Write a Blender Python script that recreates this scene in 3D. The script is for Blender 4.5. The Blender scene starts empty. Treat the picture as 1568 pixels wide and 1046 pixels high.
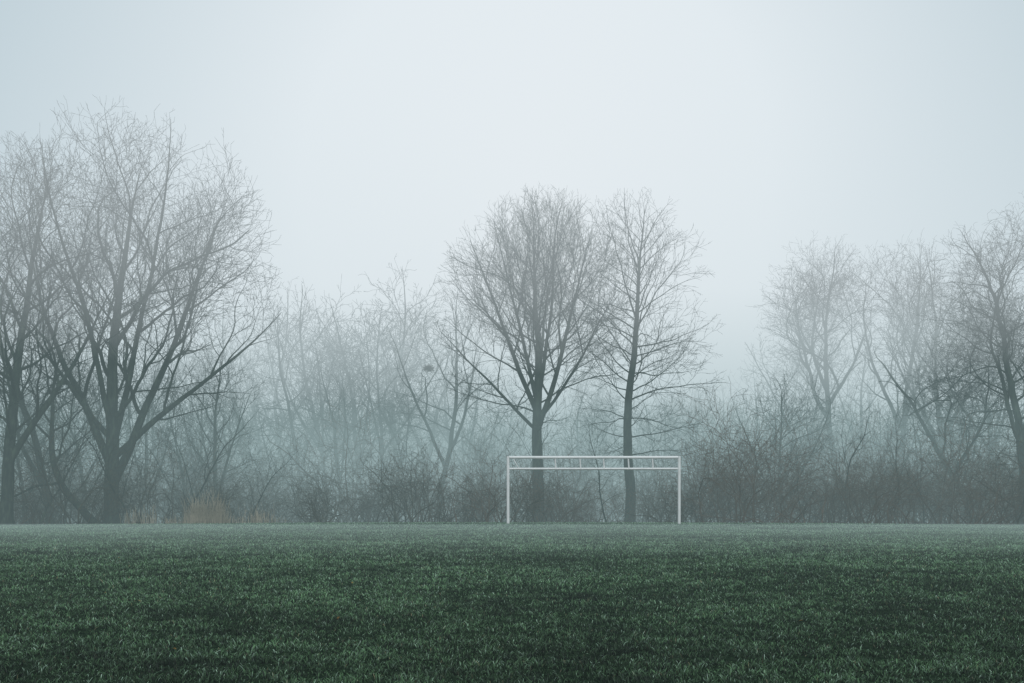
import bpy, math, random
import numpy as np
from mathutils import Vector

scene = bpy.context.scene
scene.view_settings.view_transform = 'Standard'
scene.view_settings.look = 'None'
scene.view_settings.exposure = 0

HOR = 773.0; F = 1524.0; CAMH = 0.8
def PX(px, d): return (px-784.0)/F*d
def PZ(py, d): return CAMH+(HOR-py)/F*d

# ------------------------------------------------------------ ground height
def sstep(a, b, x):
    t = np.clip((x-a)/(b-a), 0, 1); return t*t*(3-2*t)
def ground_z(x, y):
    x = np.asarray(x, float); y = np.asarray(y, float)
    z = -0.00024*np.minimum(x*x, 1600.0)*sstep(10, 40, y)
    z = z - 0.75*sstep(43.5, 62, y)
    z = z + 0.012*np.sin(x*0.9+1.3*np.sin(y*0.31))*np.sin(y*0.55+0.7)
    z = z + 0.15*sstep(47, 70, y)*np.sin(x*0.35+0.5)*np.sin(y*0.27)
    return z
def gz(x, y): return float(ground_z(x, y))

# ------------------------------------------------------------ node helpers
def new_mat(name):
    m = bpy.data.materials.new(name); m.use_nodes = True
    nt = m.node_tree; nt.nodes.clear()
    return m, nt
def N(nt, typ, **kw):
    n = nt.nodes.new(typ)
    for k, v in kw.items(): setattr(n, k, v)
    return n
def ramp(nt, stops, fac=None):
    r = N(nt, 'ShaderNodeValToRGB')
    e = r.color_ramp.elements
    while len(e) > 1: e.remove(e[-1])
    e[0].position = stops[0][0]; e[0].color = (*stops[0][1], 1)
    for p, c in stops[1:]:
        q = e.new(p); q.color = (*c, 1)
    if fac is not None: nt.links.new(fac, r.inputs[0])
    return r

def bark_mat(name, c1, c2, c3, rough=0.9):
    m, nt = new_mat(name)
    tc = N(nt, 'ShaderNodeTexCoord')
    mp = N(nt, 'ShaderNodeMapping'); mp.inputs['Scale'].default_value = (3, 3, 0.8)
    nt.links.new(tc.outputs['Object'], mp.inputs[0])
    n1 = N(nt, 'ShaderNodeTexNoise'); n1.inputs['Scale'].default_value = 2.2; n1.inputs['Detail'].default_value = 1
    nt.links.new(mp.outputs[0], n1.inputs['Vector'])
    r = ramp(nt, [(0.3, c1), (0.52, c2), (0.72, c3)], n1.outputs['Fac'])
    b = N(nt, 'ShaderNodeBsdfDiffuse'); b.inputs['Roughness'].default_value = 0
    nt.links.new(r.outputs[0], b.inputs['Color'])
    o = N(nt, 'ShaderNodeOutputMaterial'); nt.links.new(b.outputs[0], o.inputs[0])
    return m
BARK = bark_mat('bark', (0.014, 0.021, 0.020), (0.027, 0.037, 0.033), (0.050, 0.07, 0.052))
BARK2 = bark_mat('shrub_bark', (0.026, 0.025, 0.019), (0.054, 0.047, 0.034), (0.095, 0.082, 0.053))
BARK3 = bark_mat('red_twig_bark', (0.050, 0.032, 0.022), (0.10, 0.065, 0.044), (0.14, 0.095, 0.066))

# ------------------------------------------------------------ mesh helpers
def mesh_from(name, verts, faces, mats, smooth=True, colors=None):
    me = bpy.data.meshes.new(name)
    verts = np.asarray(verts, np.float32)
    k = faces.shape[1]; nf = len(faces)
    me.vertices.add(len(verts)); me.vertices.foreach_set('co', verts.ravel())
    me.loops.add(nf*k); me.loops.foreach_set('vertex_index', faces.astype(np.int32).ravel())
    me.polygons.add(nf)
    me.polygons.foreach_set('loop_start', np.arange(0, nf*k, k, dtype=np.int32))
    me.polygons.foreach_set('loop_total', np.full(nf, k, np.int32))
    if smooth: me.polygons.foreach_set('use_smooth', np.ones(nf, bool))
    if colors is not None:
        a = me.color_attributes.new('Col', 'FLOAT_COLOR', 'POINT')
        a.data.foreach_set('color', np.asarray(colors, np.float32).ravel())
    me.update(calc_edges=True)
    for m in mats: me.materials.append(m)
    return me
def add_obj(name, data, parent=None, loc=(0, 0, 0), rz=0, sc=1.0):
    o = bpy.data.objects.new(name, data); scene.collection.objects.link(o)
    o.location = loc; o.rotation_euler = (0, 0, rz)
    o.scale = (sc, sc, sc) if not isinstance(sc, tuple) else sc
    if parent: o.parent = parent
    return o

def tubes(polys):
    V = []; Q = []; off = 0
    for sides, sel in ((8, [p for p in polys if p[1][0] > 0.06]), (4, [p for p in polys if 0.02 < p[1][0] <= 0.06]),
                       (3, [p for p in polys if p[1][0] <= 0.02])):
        if not sel: continue
        P = np.array([q for p in sel for q in p[0]], float)
        R = np.array([q for p in sel for q in p[1]], float)
        L = np.array([len(p[0]) for p in sel])
        bid = np.repeat(np.arange(len(sel)), L)
        T = np.zeros_like(P); T[:-1] = P[1:]-P[:-1]
        last = np.cumsum(L)-1; first = last-L+1
        T[last] = T[last-1]
        T /= np.linalg.norm(T, axis=1)[:, None]+1e-9
        ft = T[first]
        ref = np.where((np.abs(ft[:, 2]) > 0.75)[:, None], np.array([[1.0, 0.1, 0]]), np.array([[0, 0, 1.0]]))[bid]
        A = np.cross(T, ref); A /= np.linalg.norm(A, axis=1)[:, None]+1e-9
        B = np.cross(T, A)
        an = np.arange(sides)*2*math.pi/sides
        ring = P[:, None, :]+R[:, None, None]*(np.cos(an)[None, :, None]*A[:, None, :]+np.sin(an)[None, :, None]*B[:, None, :])
        V.append(ring.reshape(-1, 3))
        idx = np.setdiff1d(np.arange(len(P)), last)
        s = np.arange(sides); s2 = (s+1) % sides
        q = np.stack([idx[:, None]*sides+s, idx[:, None]*sides+s2, (idx[:, None]+1)*sides+s2, (idx[:, None]+1)*sides+s], -1).reshape(-1, 4)
        Q.append(q+off); off += len(P)*sides
    return np.concatenate(V), np.concatenate(Q)

# ------------------------------------------------------------ tree growth
def norm(v):
    l = math.sqrt(v[0]*v[0]+v[1]*v[1]+v[2]*v[2])+1e-9
    return (v[0]/l, v[1]/l, v[2]/l)
def deflect(d, ang, az):
    ref = (0, 0, 1) if abs(d[2]) < 0.9 else (1, 0, 0)
    a = norm((d[1]*ref[2]-d[2]*ref[1], d[2]*ref[0]-d[0]*ref[2], d[0]*ref[1]-d[1]*ref[0]))
    b = (d[1]*a[2]-d[2]*a[1], d[2]*a[0]-d[0]*a[2], d[0]*a[1]-d[1]*a[0])
    ca, sa = math.cos(ang), math.sin(ang); c, s = math.cos(az), math.sin(az)
    return norm(tuple(d[i]*ca+sa*(a[i]*c+b[i]*s) for i in range(3)))
def env_dist(p, d, env):
    cx, cy, cz, rx, rz = env
    q = ((p[0]-cx)/rx, (p[1]-cy)/rx, (p[2]-cz)/rz); e = (d[0]/rx, d[1]/rx, d[2]/rz)
    a = sum(x*x for x in e); b = sum(x*y for x, y in zip(q, e)); c = sum(x*x for x in q)-1
    disc = b*b-a*c
    if disc <= 0: return 0.0
    return max(0.0, (-b+math.sqrt(disc))/a)

class Tree:
    def __init__(s, seed, env, dens=(1.5, 2.2, 3.2, 4.0), ratio=(0.5, 0.5, 0.5, 0.5), wander=0.13, trop=0.05,
                 ang=(28, 55), maxlev=4, rmin=0.006, zmin=0.5, limb=1.0):
        s.r = random.Random(seed); s.env = env; s.dens = dens; s.ratio = ratio; s.wander = wander
        s.trop = trop; s.ang = ang; s.maxlev = maxlev; s.rmin = rmin; s.polys = []; s.zmin = zmin; s.limb = limb
        s.main = None
    def line(s, p, d, L, r0, r1, wander, trop, step):
        n = max(2, int(L/step+0.5)); st = L/n; pts = [p]; rs = [r0]; ds = [d]; R = s.r
        for i in range(n):
            t = (i+1)/n
            d = norm((d[0]+R.gauss(0, wander), d[1]+R.gauss(0, wander), d[2]+R.gauss(0, wander)+trop))
            p = (p[0]+d[0]*st, p[1]+d[1]*st, p[2]+d[2]*st)
            pts.append(p); rs.append(r0+(r1-r0)*t**0.8); ds.append(d)
        s.polys.append((pts, rs)); return pts, rs, ds
    def branch(s, p, d, L, r0, lev):
        R = s.r
        step = (0.45, 0.40, 0.28, 0.24, 0.22)[min(lev, 4)]
        pts, rs, ds = s.line(p, d, L, r0, max(s.rmin*.8, r0*0.18), s.wander*(1+0.12*lev), s.trop*(1.0 if lev > 1 else 0.8), step)
        if lev >= s.maxlev: return
        n = max(1, int(L*s.dens[min(lev-1, 3)]*R.uniform(0.8, 1.2)))
        az = R.uniform(0, 6.28)
        for k in range(n):
            t = 0.15+0.85*(k+R.uniform(0.1, 0.9))/n
            i = min(len(pts)-1, int(t*(len(pts)-1)+0.5)); az += 2.4+R.uniform(-0.6, 0.6)
            cd = deflect(ds[i], math.radians(R.uniform(*s.ang)), az)
            cl = L*s.ratio[min(lev-1, 3)]*R.uniform(0.55, 1.25)*(1.15-0.5*t)
            e = env_dist(pts[i], cd, s.env)*R.uniform(0.85, 1.1)
            cl = min(cl, max(e, 0.25))
            if pts[i][2] < s.zmin: continue
            if cl < 0.14: continue
            s.branch(pts[i], cd, cl, max(s.rmin*1.2, rs[i]*R.uniform(0.42, 0.62)), lev+1)
    def trunk(s, base, d, L, r0, start, nl, alo, ahi, wander=0.035, trop=0.02, frac=.97):
        """base: tuple for a trunk from the ground, or a height: fork from the main trunk there"""
        R = s.r
        fork = not isinstance(base, tuple)
        if fork:
            mp, mrr = s.main
            i = min(range(len(mp)), key=lambda j: abs(mp[j][2]-base)); base = mp[i]; r0 = min(r0, mrr[i]*.9)
        L = min(L, env_dist(base, d, s.env)*frac)
        pts, rs, ds = s.line(base, d, L, r0, .014, wander, trop, 0.5)
        n_ = len(rs)
        for j in range(n_): rs[j] = .012+(r0-.012)*(1-(j/(n_-1))**1.15)
        if s.main is None: s.main = (pts, list(rs))
        if not fork: rs[0] *= 1.45; rs[1] *= 1.1
        az = R.uniform(0, 6.28)
        for k in range(nl):
            t = start+(1-start)*(k+R.uniform(0.2, 0.8))/nl
            i = min(len(pts)-1, int(t*(len(pts)-1)+0.5)); az += 2.4+R.uniform(-0.5, 0.5)
            u = (t-start)/(1-start)
            a = math.radians(alo+(ahi-alo)*u+R.uniform(-8, 8))
            cd = deflect(ds[i], a, az)
            e = env_dist(pts[i], cd, s.env)
            L2 = max(0.6, e*R.uniform(0.72, 1.0))
            s.branch(pts[i], cd, L2, max(.012, min(rs[i]*R.uniform(0.45, 0.7), s.limb*(0.0085*L2+0.016))), 1)
    def mesh(s, name, mat):
        v, q = tubes(s.polys); return mesh_from(name, v, q, [mat])
def up(az, lean):
    a, l = math.radians(az), math.radians(lean)
    return (math.sin(l)*math.cos(a), math.sin(l)*math.sin(a), math.cos(l))
O = (0.0, 0.0, 0.0)
def place_tree(T, px, d, mat=BARK, name='bare_tree', rz=0):
    x = PX(px, d); o = add_obj(name, T.mesh(name, mat), loc=(x, d, gz(x, d)-0.08), rz=rz)
    return o

# -- big multi-limbed tree, left
T = Tree(11, (0.9, 0, 12.4, 7.8, 9.0), dens=(1.6, 2.1, 2.5, 3), trop=0.05, wander=0.12, limb=1.2, rmin=.007)
T.trunk(O, up(0, 2), 19, 0.40, 0.25, 11, 58, 20)
T.trunk(2.2, up(10, 24), 18, 0.23, 0.2, 9, 50, 18, trop=0.012)
T.trunk(2.8, up(175, 26), 16, 0.21, 0.2, 8, 50, 18, trop=0.015)
T.trunk(3.6, up(5, 48), 14, 0.17, 0.2, 8, 50, 20, trop=0.02)
T.trunk(4.6, up(185, 46), 14, 0.14, 0.2, 7, 50, 20, trop=0.02)
T.trunk(5.0, up(260, 24), 14, 0.15, 0.25, 6, 50, 20, trop=0.02)
T.trunk(4.2, up(20, 12), 17, 0.17, 0.25, 8, 50, 20, trop=0.01)
place_tree(T, 172, 50)
# leaning limb tree next to it
T = Tree(12, (-6, 0, 8.5, 6.5, 7.5), dens=(1.4, 2.0, 2.6, 3), trop=0.05, wander=.14)
T.trunk(O, up(180, 40), 12, 0.20, 0.25, 14, 55, 20, trop=0.03, wander=.06)
place_tree(T, 150, 48.5)
# far left edge trees
T = Tree(13, (0, 0, 10.8, 5.2, 7.6), dens=(1.7, 2.2, 2.6, 3), limb=1.2, rmin=.007)
T.trunk(O, up(30, 4), 18, 0.32, 0.22, 24, 58, 20)
T.trunk(3, up(20, 25), 18, 0.17, 0.22, 9, 50, 20)
place_tree(T, 8, 47)
T = Tree(15, (0, 0, 9.0, 4.6, 7.2), dens=(1.7, 2.2, 2.6, 3), limb=1.1, wander=.15)
T.trunk(O, up(200, 5), 18, 0.22, 0.2, 18, 62, 20, wander=.05)
T.trunk(2, up(190, 24), 18, 0.14, 0.22, 9, 50, 20, wander=.06)
place_tree(T, 78, 52)
T = Tree(16, (0, 0, 6.4, 3.8, 5.0), dens=(1.8, 2.3, 2.6, 3), wander=.16)
T.trunk(O, up(20, 8), 12, 0.16, 0.2, 18, 65, 20, wander=.06)
T.trunk(1.5, up(0, 28), 12, 0.1, 0.22, 9, 50, 20, wander=.06)
place_tree(T, 322, 58)
T = Tree(14, (0, 0, 10.5, 5.4, 7.4), dens=(1.4, 1.9, 2.4, 3))
T.trunk(O, up(200, 5), 18, 0.3, 0.22, 20, 55, 20)
place_tree(T, -95, 50)
# central round crowned tree
T = Tree(21, (0.1, 0, 11.3, 6.1, 7.5), dens=(2.1, 2.7, 3.0, 3), trop=0.045, wander=0.09, ang=(22, 44), limb=.9)
T.trunk(O, up(170, 1.5), 18, 0.36, 0.30, 26, 88, 20)
T.trunk(5.6, up(0, 22), 14, 0.16, 0.12, 12, 48, 18, trop=0.02)
T.trunk(6.3, up(180, 24), 14, 0.15, 0.12, 11, 48, 18, trop=0.02)
T.trunk(6.6, up(80, 20), 13, 0.13, 0.12, 7, 45, 18, trop=0.01)
T.trunk(7.0, up(350, 11), 13, 0.12, 0.15, 8, 45, 18, trop=0.01)
T.trunk(6.8, up(190, 12), 13, 0.12, 0.15, 8, 45, 18, trop=0.01)
T.trunk(6.0, up(0, 45), 13, 0.10, 0.15, 8, 50, 18, trop=0.02)
T.trunk(5.4, up(180, 48), 13, 0.10, 0.15, 8, 50, 18, trop=0.02)
place_tree(T, 825, 55)
# leader tree with layered side branches
T = Tree(22, (0.3, 0, 10.4, 5.3, 8.1), dens=(2.1, 2.6, 2.8, 3), trop=0.025, wander=0.10, ang=(25, 50), limb=.8)
T.trunk(O, up(0, 1), 18, 0.30, 0.22, 66, 90, 28)
place_tree(T, 964, 54)
# tree with nest
T = Tree(31, (0, 0, 10.0, 4.4, 7.0), dens=(1.7, 2.1, 2.4, 3), trop=0.04, wander=.15)
T.trunk(O, up(160, 3), 18, 0.2, 0.3, 13, 60, 25, wander=.06)
T.trunk(4, up(190, 25), 18, 0.12, 0.2, 8, 60, 25, wander=.06)
T.trunk(5, up(10, 25), 18, 0.12, 0.2, 8, 60, 25, wander=.06)
place_tree(T, 672, 64)
# right trees
T = Tree(41, (-1.6, 0, 14.0, 4.7, 7.5), dens=(2.0, 2.5, 2.6, 3), trop=0.045, wander=0.15, limb=1.2, rmin=.007)
T.trunk(O, up(180, 5), 22, 0.30, 0.40, 14, 55, 20, wander=.05)
T.trunk(8, up(180, 32), 12, 0.17, 0.2, 10, 50, 20, wander=.08)
T.trunk(9, up(0, 32), 9, 0.15, 0.2, 9, 50, 20, wander=.08)
T.trunk(10, up(185, 16), 9, 0.14, 0.2, 9, 50, 20, wander=.08)
place_tree(T, 1283, 72)
T = Tree(42, (0, 0, 13.8, 4.8, 7.4), dens=(2.0, 2.4, 2.5, 3), trop=0.05, wander=.15, limb=1.3, rmin=.0075)
T.trunk(O, up(0, 2), 20, 0.26, 0.35, 15, 50, 20, wander=.05)
T.trunk(7, up(180, 22), 14, 0.15, 0.2, 10, 50, 20, wander=.06)
T.trunk(8, up(10, 24), 14, 0.14, 0.2, 10, 50, 20, wander=.06)
place_tree(T, 1372, 71)
T = Tree(43, (1.0, 0, 12.6, 4.4, 7.0), dens=(2.0, 2.4, 2.5, 3), trop=0.05, wander=.15, limb=1.3, rmin=.0075)
T.trunk(O, up(0, 5), 20, 0.24, 0.3, 16, 55, 20, wander=.05)
T.trunk(6, up(0, 25), 14, 0.14, 0.2, 10, 50, 20, wander=.06)
T.trunk(5, up(170, 22), 14, 0.14, 0.2, 10, 50, 20, wander=.06)
place_tree(T, 1432, 67)
# right edge trees
T = Tree(57, (0, 0, 10.4, 5.6, 7.8), dens=(2.1, 2.6, 2.8, 3), trop=0.02, wander=0.19, limb=.95)
T.trunk(O, up(180, 4), 18, 0.26, 0.16, 36, 82, 22, wander=.08)
T.trunk(4.5, up(175, 20), 14, 0.12, 0.2, 10, 60, 20, wander=.12, frac=.85)
T.trunk(5, up(10, 22), 14, 0.12, 0.2, 9, 55, 20, wander=.12, frac=.85)
place_tree(T, 1562, 53)
T = Tree(58, (-0.3, 0, 8.2, 4.2, 6.4), dens=(2.2, 2.7, 2.8, 3), trop=0.015, wander=0.19, limb=.95)
T.trunk(O, up(150, 5), 18, 0.18, 0.15, 32, 82, 25, wander=.09)
T.trunk(2.4, up(180, 22), 14, 0.08, 0.15, 12, 60, 20, wander=.15, frac=.7)
T.trunk(3.4, up(10, 22), 14, 0.09, 0.2, 9, 60, 20, wander=.13, frac=.8)
place_tree(T, 1498, 57)
T = Tree(45, (0, 0, 10.5, 5.2, 7.8), dens=(1.5, 2.0, 2.6, 3), trop=0.045)
T.trunk(O, up(0, 3), 18, 0.3, 0.28, 18, 60, 22)
place_tree(T, 1680, 50)
# dense round small tree right
T = Tree(46, (0, 0, 5.6, 3.8, 4.4), dens=(2.8, 3.2, 3.2, 3), trop=0.03, ang=(25, 55), wander=.15)
T.trunk(O, up(60, 3), 8.5, 0.15, 0.2, 28, 80, 20)
T.trunk(1.5, up(0, 30), 8, 0.09, 0.2, 9, 50, 20); T.trunk(1.5, up(180, 30), 8, 0.09, 0.2, 9, 50, 20)
place_tree(T, 1195, 60, BARK, 'small_round_tree')

# bird nest
rr = random.Random(5); polys = []
for i in range(200):
    c = Vector((rr.gauss(0, .13), rr.gauss(0, .13), rr.gauss(0, .09)))
    t = Vector((rr.gauss(0, 1), rr.gauss(0, 1), rr.gauss(0, .6))).normalized()*rr.uniform(.1, .2)
    polys.append(([tuple(c-t), tuple(c+Vector((0, 0, .02))), tuple(c+t)], [.012, .012, .008]))
v, q = tubes(polys)
add_obj('bird_nest', mesh_from('bird_nest', v, q, [BARK2]), loc=(PX(656, 63.8), 63.8, PZ(564, 63.8)))

# ------------------------------------------------------------ distant woods (shared meshes)
var = []
for k in range(5):
    H = [15, 14, 16, 12, 13][k]
    T = Tree(100+k, (0, 0, H*0.57, [4.8, 4.2, 4.0, 4.6, 3.8][k], H*0.44), dens=(2.0, 2.3, 2.3, 2), trop=0.04, maxlev=4, rmin=0.0095, wander=.16, limb=.95, ang=(25, 60))
    T.trunk(O, up(rr.uniform(0, 360), 4), H*1.1, 0.17, 0.2, 16, 72, 20, wander=.06)
    for j in range(2+k % 2):
        T.trunk(H*rr.uniform(.12, .35), up(rr.uniform(0, 360), rr.uniform(16, 30)), H*0.9, 0.09, 0.2, 8, 60, 20, wander=.06)
    var.append(T.mesh('distant_tree_%d' % k, BARK))
woods = bpy.data.objects.new('distant_trees', None); scene.collection.objects.link(woods)
spots = [(255, 72, 1.05), (300, 66, .9), (385, 78, 1.3), (340, 85, 1.2), (440, 86, 1.35), (500, 77, 1.36), (560, 76, 1.35), (610, 79, 1.35), (470, 74, 1.15),
         (535, 86, 1.4), (590, 72, 1.05), (650, 82, 1.25), (410, 88, 1.35), (700, 90, 1.2), (530, 70, 1.0),
         (720, 80, 1.1), (760, 90, 1.0), (1060, 88, .95), (1100, 95, .9), (900, 82, .9), (1010, 75, .8), (1150, 90, .95), (1510, 68, 1.15), (1240, 95, 1.1),
         (1330, 84, 1.25), (60, 62, 1.1), (110, 75, 1.15), (20, 70, 1.2), (215, 60, .9), (-60, 64, 1.2), (1550, 62, 1.1), (1620, 70, 1.1), (1470, 78, 1.3), (1215, 80, 1.1),
         (420, 70, .75), (540, 72, .7), (610, 68, .65), (330, 62, .7), (280, 58, .6), (730, 66, .55), (870, 70, .55), (1060, 68, .55), (1130, 72, .65), (1240, 68, .6),
         (1400, 64, .62), (1480, 62, .65), (1340, 70, .6), (130, 58, .7), (40, 55, .7), (180, 66, .95)]
for i, (px, d, s) in enumerate(spots):
    x = PX(px, d)
    add_obj('tree_%d' % i, var[(i*3+i//5) % 5], woods, (x, d, gz(x, d)-0.1), rr.uniform(0, 6.28), s)
for i in range(32):
    d = rr.uniform(90, 115); x = ((i+rr.random())/32*1.4-.7)*d
    add_obj('far_tree_%d' % i, var[rr.randrange(5)], woods, (x, d, gz(x, d)-0.1), rr.uniform(0, 6.28), rr.uniform(0.75, 1.0))
for i in range(16):   # unseen trees added either side of the field to block skylight
    sx = -1 if i % 2 else 1
    x = sx*rr.uniform(42, 62); d = rr.uniform(5, 70)
    add_obj('sky_block_tree_%d' % i, var[rr.randrange(5)], woods, (x, d, gz(x, d)-0.1), rr.uniform(0, 6.28), rr.uniform(0.9, 1.3))

# ------------------------------------------------------------ thicket
sv = []
for k in range(5):
    tall = [3.0, 4.2, 5.0, 3.4, 5.6][k]
    T = Tree(200+k, (0, 0, tall*0.42, tall*0.72, tall*0.56), dens=(2.2, 2.8, 3.0, 3), ratio=(.5, .5, .5, .5), trop=[-.02, .0, .01, -.04, .02][k], wander=0.2, maxlev=3, ang=(25, 65), rmin=0.006, zmin=.15)
    for j in range([26, 22, 20, 26, 15][k]):
        b = (T.r.gauss(0, .7), T.r.gauss(0, .7), 0)
        T.branch(b, up(T.r.uniform(0, 360), T.r.uniform(4, [68, 58, 48, 68, 36][k])), tall*T.r.uniform(.4, 1.05), T.r.uniform(.012, .04), 1)
    sv.append((T.mesh('shrub_%d' % k, BARK2), T.mesh('shrub_red_%d' % k, BARK3)))
thick = bpy.data.objects.new('undergrowth_thicket', None); scene.collection.objects.link(thick)
n = 0
def shrub(x, d, k, s, red=0):
    global n
    add_obj('shrub_%d' % n, sv[k][red], thick, (x, d, gz(x, d)-.05), rr.uniform(0, 6.28), (s, s, s*rr.uniform(.8, 1.25))); n += 1
for row, (d0, cnt, side_only) in enumerate([(48.8, 44, True), (52.0, 42, False), (56, 40, False), (62, 34, False), (70, 30, False), (78, 22, False)]):
    for i in range(cnt):
        u = (i+rr.uniform(0, 1))/cnt
        d = d0+rr.uniform(-1.8, 2.6); px = -200+u*1968
        right = px > 1080; left = px < 240
        if side_only and not (left or right) and rr.random() < .6: continue
        k = rr.choice([1, 2, 2, 4, 0]) if (right or left) else rr.choice([0, 1, 3, 1, 2, 3])
        s = rr.uniform(.6, 1.2)*(1.15 if right else 1.0)*(rr.uniform(.6, 1.1) if row < 2 and not (left or right) else 1)
        if row >= 3: k = rr.choice([1, 2, 4]); s *= rr.uniform(1.0, 1.6)
        shrub(PX(px, d), d, k, s, 1 if (right and rr.random() < .75) or rr.random() < .35 else 0)
sap = []
for k in range(3):
    H = [6, 7.5, 9][k]
    T = Tree(300+k, (0, 0, H*.6, 2.2, H*.43), dens=(1.8, 2.2, 2, 2), trop=.03, maxlev=3, wander=.17)
    T.trunk(O, up(rr.uniform(0, 360), 14), H*.92, .055, .15, 20, 60, 25, wander=.1)
    sap.append(T.mesh('sapling_%d' % k, BARK))
for i in range(70):
    d = rr.uniform(48, 72); px = rr.uniform(-150, 1700) if i < 42 else (rr.uniform(-50, 300) if i < 58 else rr.uniform(1200, 1600)); x = PX(px, d)
    add_obj('sapling_%d' % i, sap[rr.randrange(3)], thick, (x, d, gz(x, d)-.05), rr.uniform(0, 6.28), rr.uniform(.6, 1.1))

# ------------------------------------------------------------ ground sheet
xs = np.unique(np.concatenate([np.linspace(-600, -60, 28), np.linspace(-60, 60, 161), np.linspace(60, 600, 28)]))
ys = np.unique(np.concatenate([np.linspace(-300, 0, 20), np.linspace(0, 100, 161), np.linspace(100, 800, 36)]))
X, Y = np.meshgrid(xs, ys); Z = ground_z(X, Y)
V = np.stack([X, Y, Z], -1).reshape(-1, 3); nx = len(xs)
ii, jj = np.meshgrid(np.arange(len(ys)-1), np.arange(nx-1), indexing='ij'); a = (ii*nx+jj).ravel()
Fq = np.stack([a, a+1, a+nx+1, a+nx], -1)
m, nt = new_mat('lawn_and_woodland_floor')
geo = N(nt, 'ShaderNodeNewGeometry'); sep = N(nt, 'ShaderNodeSeparateXYZ'); nt.links.new(geo.outputs['Position'], sep.inputs[0])
na = N(nt, 'ShaderNodeTexNoise'); na.inputs['Scale'].default_value = 24; na.inputs['Detail'].default_value = 4; nt.links.new(geo.outputs['Position'], na.inputs['Vector'])
nb = N(nt, 'ShaderNodeTexNoise'); nb.inputs['Scale'].default_value = 0.7; nb.inputs['Detail'].default_value = 2; nt.links.new(geo.outputs['Position'], nb.inputs['Vector'])
g = ramp(nt, [(.3, (.004, .009, .005)), (.55, (.015, .029, .015)), (.75, (.042, .066, .035))], na.outputs['Fac'])
w = ramp(nt, [(.3, (.03, .028, .02)), (.7, (.075, .06, .04))], na.outputs['Fac'])
ad = N(nt, 'ShaderNodeMath', operation='MULTIPLY_ADD'); nt.links.new(nb.outputs['Fac'], ad.inputs[0]); ad.inputs[1].default_value = 5; nt.links.new(sep.outputs['Y'], ad.inputs[2])
mr = N(nt, 'ShaderNodeMapRange'); mr.inputs['From Min'].default_value = 48; mr.inputs['From Max'].default_value = 50; nt.links.new(ad.outputs[0], mr.inputs['Value'])
mx = N(nt, 'ShaderNodeMix', data_type='RGBA'); nt.links.new(mr.outputs[0], mx.inputs[0]); nt.links.new(g.outputs[0], mx.inputs[6]); nt.links.new(w.outputs[0], mx.inputs[7])
b = N(nt, 'ShaderNodeBsdfDiffuse')
nt.links.new(mx.outputs[2], b.inputs['Color'])
o = N(nt, 'ShaderNodeOutputMaterial'); nt.links.new(b.outputs[0], o.inputs[0])
add_obj('ground', mesh_from('ground', V, Fq, [m]))

# ------------------------------------------------------------ grass blades
rng = np.random.default_rng(3)
def vnoise(x, y, s, seed):
    g = np.random.default_rng(seed).random((256, 256))
    u = x*s+1000.3; v = y*s+1000.7; i = np.floor(u).astype(int); j = np.floor(v).astype(int)
    fu = u-i; fv = v-j; fu = fu*fu*(3-2*fu); fv = fv*fv*(3-2*fv)
    G = lambda a, b: g[a % 256, b % 256]
    return (G(i, j)*(1-fu)+G(i+1, j)*fu)*(1-fv)+(G(i, j+1)*(1-fu)+G(i+1, j+1)*fu)*fv
PXs = []; PYs = []
for y0, y1, dens in [(3.4, 6, 14000), (6, 9, 7500), (9, 14, 3400), (14, 22, 1400), (22, 32, 650), (32, 46.5, 340)]:
    hw = 0.55*y1+.8; nn = int((y1-y0)*2*hw*dens)
    xx = rng.uniform(-hw, hw, nn); yy = rng.uniform(y0, y1, nn)
    keep = np.abs(xx) < 0.55*yy+.8
    PXs.append(xx[keep]); PYs.append(yy[keep])
x = np.concatenate(PXs); y = np.concatenate(PYs)
cl = 0.4*vnoise(x, y, 13, 1)+0.25*vnoise(x, y, 5.1, 2)+0.35*vnoise(x, y, 31, 4)
keep = rng.random(len(x)) < 0.04+3.8*np.clip(cl-.15, 0, 1)**2
x = x[keep]; y = y[keep]; cl = cl[keep]; nb_ = len(x)
h = (0.008+0.020*rng.random(nb_)+.012*(rng.random(nb_) < .05))*(0.2+1.6*cl)*(1+.45*sstep(7, 20, y))
wd = 0.0012*(1+y/5.0)*(0.7+0.6*rng.random(nb_))
az = rng.uniform(0, 2*np.pi, nb_); ln = np.abs(rng.normal(0.8, 0.45, nb_))
faz = rng.uniform(0, 2*np.pi, nb_)
dx = np.cos(az)*np.sin(ln); dy = np.sin(az)*np.sin(ln); dz = np.cos(ln)
z = ground_z(x, y)-0.003
px_, py_ = np.cos(faz)*wd, np.sin(faz)*wd
b0 = np.stack([x-px_, y-py_, z], -1); b1 = np.stack([x+px_, y+py_, z], -1)
mid = np.stack([x+dx*h*.45, y+dy*h*.45, z+h*.6], -1); hp = np.stack([px_*.8, py_*.8, 0*px_], -1)
tip = np.stack([x+dx*h*1.1, y+dy*h*1.1, z+h*(.6+.45*dz)], -1)
V = np.stack([b0, b1, mid+hp, mid-hp, tip+hp*.25, tip-hp*.25], 1).reshape(-1, 3)
k = np.arange(nb_)*6
Fq = np.concatenate([np.stack([k, k+1, k+2, k+3], -1), np.stack([k+3, k+2, k+4, k+5], -1)])
patch = 0.35*vnoise(x, y, 1.3, 7)+0.2*vnoise(x, y, 0.3, 8)+.45*vnoise(x, y, 4.3, 9)
near_shade = .62+.38*sstep(4.5, 10, y)      # foreground darkening painted into the blade colour, deepest near the camera
bri = (0.15+1.7*rng.random(nb_)**2)*(0.0+2.1*patch)*near_shade
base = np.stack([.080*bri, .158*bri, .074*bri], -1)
frp = 0.15+0.50*sstep(4.5, 26, y)  # frosted share cut near the camera as part of the painted darkening
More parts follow.
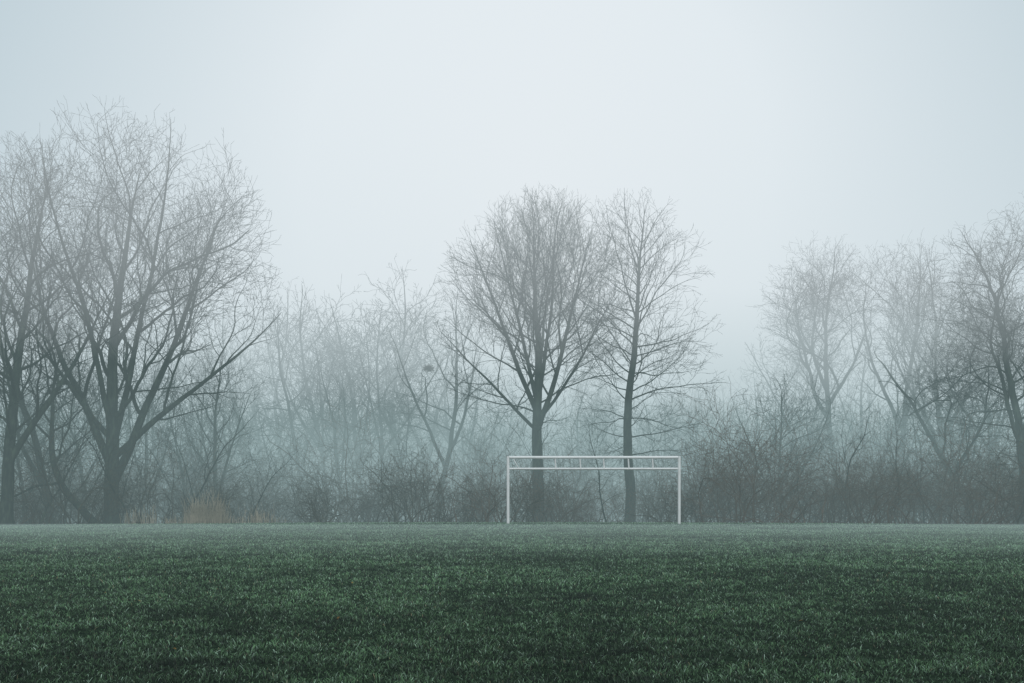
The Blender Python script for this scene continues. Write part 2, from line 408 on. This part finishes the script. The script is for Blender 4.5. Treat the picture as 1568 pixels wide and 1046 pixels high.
fr = (rng.random(nb_) < frp*(.0+2.1*patch))[:, None]
dry = (rng.random(nb_) < .02)[:, None]
base = np.where(dry, np.stack([.20*bri, .19*bri, .11*bri], -1), base)
fs = (rng.random(nb_)**1.5*2.2*(1+.3*sstep(26, 40, y)))[:, None]
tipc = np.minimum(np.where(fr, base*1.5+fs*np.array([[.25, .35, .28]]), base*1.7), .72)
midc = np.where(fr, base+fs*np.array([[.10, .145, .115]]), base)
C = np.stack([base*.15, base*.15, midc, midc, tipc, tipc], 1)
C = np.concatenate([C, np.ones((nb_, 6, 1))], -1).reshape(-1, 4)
m, nt = new_mat('grass_blades')
at = N(nt, 'ShaderNodeAttribute', attribute_name='Col')
b = N(nt, 'ShaderNodeBsdfDiffuse')
nt.links.new(at.outputs['Color'], b.inputs['Color'])
gl = N(nt, 'ShaderNodeBsdfGlossy'); gl.inputs['Roughness'].default_value = .5; gl.inputs['Color'].default_value = (.9, .95, 1, 1)
ms = N(nt, 'ShaderNodeMixShader'); ms.inputs[0].default_value = .02
nt.links.new(b.outputs[0], ms.inputs[1]); nt.links.new(gl.outputs[0], ms.inputs[2])
o = N(nt, 'ShaderNodeOutputMaterial'); nt.links.new(ms.outputs[0], o.inputs[0])
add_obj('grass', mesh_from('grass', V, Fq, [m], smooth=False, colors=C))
print('blades', nb_)

# few fallen leaves on the turf
LV = []; LF = []
for i in range(45):
    d = rr.uniform(4.2, 20); x0 = rr.uniform(-.5, .5)*d; s_ = rr.uniform(.010, .020); a_ = rr.uniform(0, 6.28)
    z0 = gz(x0, d)+rr.uniform(.012, .024); t_ = rr.uniform(-.5, .5); b_ = len(LV)
    for u_, v_, w_ in ((-1, 0, 0), (-.2, -.55, .25), (.5, -.35, .2), (1, 0, -.1), (.5, .4, .2), (-.2, .55, .3)):
        LV.append((x0+s_*(u_*math.cos(a_)-v_*math.sin(a_)), d+s_*(u_*math.sin(a_)+v_*math.cos(a_)), z0+s_*(w_+t_*u_)))
    LF.append([b_, b_+1, b_+2, b_+3]); LF.append([b_, b_+3, b_+4, b_+5])
m, nt = new_mat('dead_leaf')
gg = N(nt, 'ShaderNodeNewGeometry'); wn = N(nt, 'ShaderNodeTexNoise'); wn.inputs['Scale'].default_value = 1.7
nt.links.new(gg.outputs['Position'], wn.inputs['Vector'])
rp = ramp(nt, [(.35, (.12, .06, .02)), (.55, (.30, .20, .06)), (.7, (.40, .36, .26))], wn.outputs['Fac'])
b = N(nt, 'ShaderNodeBsdfDiffuse'); nt.links.new(rp.outputs[0], b.inputs['Color'])
o = N(nt, 'ShaderNodeOutputMaterial'); nt.links.new(b.outputs[0], o.inputs[0])
add_obj('fallen_leaves', mesh_from('fallen_leaves', np.array(LV), np.array(LF), [m], smooth=False))

# ------------------------------------------------------------ dry tall grass
m, nt = new_mat('dry_reed')
oi = N(nt, 'ShaderNodeTexNoise'); oi.inputs['Scale'].default_value = 4
rp = ramp(nt, [(.3, (.19, .165, .12)), (.7, (.46, .40, .31))], oi.outputs['Fac'])
b = N(nt, 'ShaderNodeBsdfDiffuse'); nt.links.new(rp.outputs[0], b.inputs['Color'])
o = N(nt, 'ShaderNodeOutputMaterial'); nt.links.new(b.outputs[0], o.inputs[0])
polys = []
for c in range(90):
    px = rr.choice([rr.gauss(330, 11), rr.uniform(190, 430), rr.gauss(302, 6), rr.uniform(200, 430)]); d = rr.uniform(44.5, 48.5)
    cx = PX(px, d); tallc = rr.choice([1.7, 1.2, .9, .6]) if abs(px-318) < 26 else rr.choice([.35, .5, .7, 1.0])
    for j in range(9):
        x0 = cx+rr.gauss(0, .2); y0 = d+rr.gauss(0, .3); z0 = gz(x0, y0); hh = tallc*rr.uniform(.4, 1.0)
        lx, ly = rr.gauss(0, .16)*hh, rr.gauss(0, .16)*hh
        polys.append(([(x0, y0, z0), (x0+lx*.4, y0+ly*.4, z0+hh*.6), (x0+lx, y0+ly, z0+hh)], [.010, .008, .006]))
v, q = tubes(polys); add_obj('dry_tall_grass', mesh_from('dry_tall_grass', v, q, [m]))

# ------------------------------------------------------------ goal
GD = 42.0
m, nt = new_mat('white_goal_paint')
tcn = N(nt, 'ShaderNodeTexCoord'); nn_ = N(nt, 'ShaderNodeTexNoise'); nn_.inputs['Scale'].default_value = 3; nn_.inputs['Detail'].default_value = 6
nt.links.new(tcn.outputs['Object'], nn_.inputs['Vector'])
rp = ramp(nt, [(.3, (.80, .81, .81)), (.55, (.90, .90, .90))], nn_.outputs['Fac'])
b = N(nt, 'ShaderNodeBsdfPrincipled'); b.inputs['Roughness'].default_value = .4; nt.links.new(rp.outputs[0], b.inputs['Base Color'])
o = N(nt, 'ShaderNodeOutputMaterial'); nt.links.new(b.outputs[0], o.inputs[0])
xl, xr = PX(778, GD), PX(1040, GD); zt = PZ(700.5, GD); zl = PZ(718, GD)
def tube(p, q, r): return ([p, tuple((a+b)/2 for a, b in zip(p, q)), q], [r, r, r])
zb = gz(0, GD)-.1
polys = [tube((xl, GD, zb), (xl, GD, zt+.05), .062), tube((xr, GD, zb), (xr, GD, zt+.05), .062)]
polys += [tube((xl+.05, GD, zt), (xr-.05, GD, zt), .0601), tube((xl+.05, GD+.02, zl), (xr-.05, GD+.02, zl), .052)]
for px in (851, 889, 925, 963, 1000):
    polys.append(tube((PX(px, GD), GD+.01, zl+.03), (PX(px, GD)-.03, GD, zt-.03), .034))
polys += [tube((xl+.45, GD+.01, zl+.03), (xl+.2, GD, zt-.04), .02)]
v, q = tubes(polys)
add_obj('football_goal', mesh_from('football_goal', v, q, [m]))

# ------------------------------------------------------------ fog banks
def fog(name, top, sigma, col, ext, bottom, y0=-120, y1=None):
    me = bpy.data.meshes.new(name); y1 = y1 or ext
    ta, tb = top if isinstance(top, tuple) else (top, top)
    c = [(-ext, y0, bottom), (ext, y0, bottom), (ext, y1, bottom), (-ext, y1, bottom),
         (-ext, y0, ta), (ext, y0, ta), (ext, y1, tb), (-ext, y1, tb)]
    me.from_pydata(c, [], [(0, 3, 2, 1), (4, 5, 6, 7), (0, 1, 5, 4), (1, 2, 6, 5), (2, 3, 7, 6), (3, 0, 4, 7)])
    m, nt = new_mat(name)
    ab = N(nt, 'ShaderNodeVolumeAbsorption'); ab.inputs['Color'].default_value = (0, 0, 0, 1); ab.inputs['Density'].default_value = sigma
    em = N(nt, 'ShaderNodeEmission'); em.inputs['Color'].default_value = (*col, 1); em.inputs['Strength'].default_value = sigma  # self-glow stands in for scattered daylight, dimmer in the low layers
    ad = N(nt, 'ShaderNodeAddShader'); nt.links.new(ab.outputs[0], ad.inputs[0]); nt.links.new(em.outputs[0], ad.inputs[1])
    o = N(nt, 'ShaderNodeOutputMaterial'); nt.links.new(ad.outputs[0], o.inputs['Volume'])
    me.materials.append(m)
    return me
fe = bpy.data.objects.new('fog', None); scene.collection.objects.link(fe)
add_obj('field_fog', fog('field_fog', 8, .0053, (.29, .405, .415), 400, -4), fe)
add_obj('high_fog', fog('high_fog', 26, .0135, (.80, .87, .91), 420, 8.05), fe)
add_obj('woodland_mist', fog('woodland_mist', 6.0, .019, (.235, .34, .345), 380, -3, 48, 380), fe)
add_obj('deep_woodland_mist', fog('deep_woodland_mist', 13, .021, (.50, .62, .65), 370, -3.5, 56, 370), fe)
add_obj('turf_mist', fog('turf_mist', (.50, -.02), .012, (.42, .55, .54), 360, -3.2, 14, 43.4), fe)

# ------------------------------------------------------------ world and sun
sun_el, sun_az = 38.0, 165.0  # sun set behind the camera to brighten the goal, opposite the sky glow
w = bpy.data.worlds.new('World'); scene.world = w; w.use_nodes = True
nt = w.node_tree; nt.nodes.clear()
sky = N(nt, 'ShaderNodeTexSky'); sky.sky_type = 'NISHITA'; sky.sun_disc = False
sky.sun_elevation = math.radians(sun_el); sky.sun_rotation = math.radians(sun_az)
bg1 = N(nt, 'ShaderNodeBackground'); bg1.inputs['Strength'].default_value = .05; nt.links.new(sky.outputs[0], bg1.inputs['Color'])
tc = N(nt, 'ShaderNodeTexCoord')
D = Vector((PX(820, 1), 1, (HOR-300)/F)).normalized()
vm = N(nt, 'ShaderNodeVectorMath', operation='DOT_PRODUCT'); nm = N(nt, 'ShaderNodeVectorMath', operation='NORMALIZE')
nt.links.new(tc.outputs['Generated'], nm.inputs[0]); nt.links.new(nm.outputs[0], vm.inputs[0]); vm.inputs[1].default_value = D
ac = N(nt, 'ShaderNodeMath', operation='ARCCOSINE'); nt.links.new(vm.outputs['Value'], ac.inputs[0])
dv = N(nt, 'ShaderNodeMath', operation='DIVIDE'); nt.links.new(ac.outputs[0], dv.inputs[0]); dv.inputs[1].default_value = math.pi
rp = ramp(nt, [(0, (.93, .955, .99)), (.07, (.85, .905, .95)), (.165, (.34, .48, .56)), (.3, (.44, .55, .60)), (1, (.74, .80, .83))], dv.outputs[0])
bg2 = N(nt, 'ShaderNodeBackground'); bg2.inputs['Strength'].default_value = 1.0; nt.links.new(rp.outputs[0], bg2.inputs['Color'])
mix = N(nt, 'ShaderNodeMixShader'); mix.inputs[0].default_value = .95
nt.links.new(bg1.outputs[0], mix.inputs[1]); nt.links.new(bg2.outputs[0], mix.inputs[2])
o = N(nt, 'ShaderNodeOutputWorld'); nt.links.new(mix.outputs[0], o.inputs[0])
L = bpy.data.lights.new('sun', 'SUN'); L.energy = 1.5; L.angle = math.radians(35); L.color = (1, .995, .98)
so = bpy.data.objects.new('sun', L); scene.collection.objects.link(so)
a, e = math.radians(sun_az), math.radians(sun_el)
dirv = Vector((math.sin(a)*math.cos(e), math.cos(a)*math.cos(e), math.sin(e)))
so.rotation_euler = dirv.to_track_quat('Z', 'Y').to_euler()

# ------------------------------------------------------------ camera
cam = bpy.data.cameras.new('camera'); cam.lens = 35; cam.sensor_width = 36; cam.clip_end = 3000; cam.clip_start = .05
cam.shift_y = (HOR-523)/1568
co = bpy.data.objects.new('camera', cam); scene.collection.objects.link(co)
co.location = (0, 0, CAMH); co.rotation_euler = (math.radians(90), 0, 0)
scene.camera = co
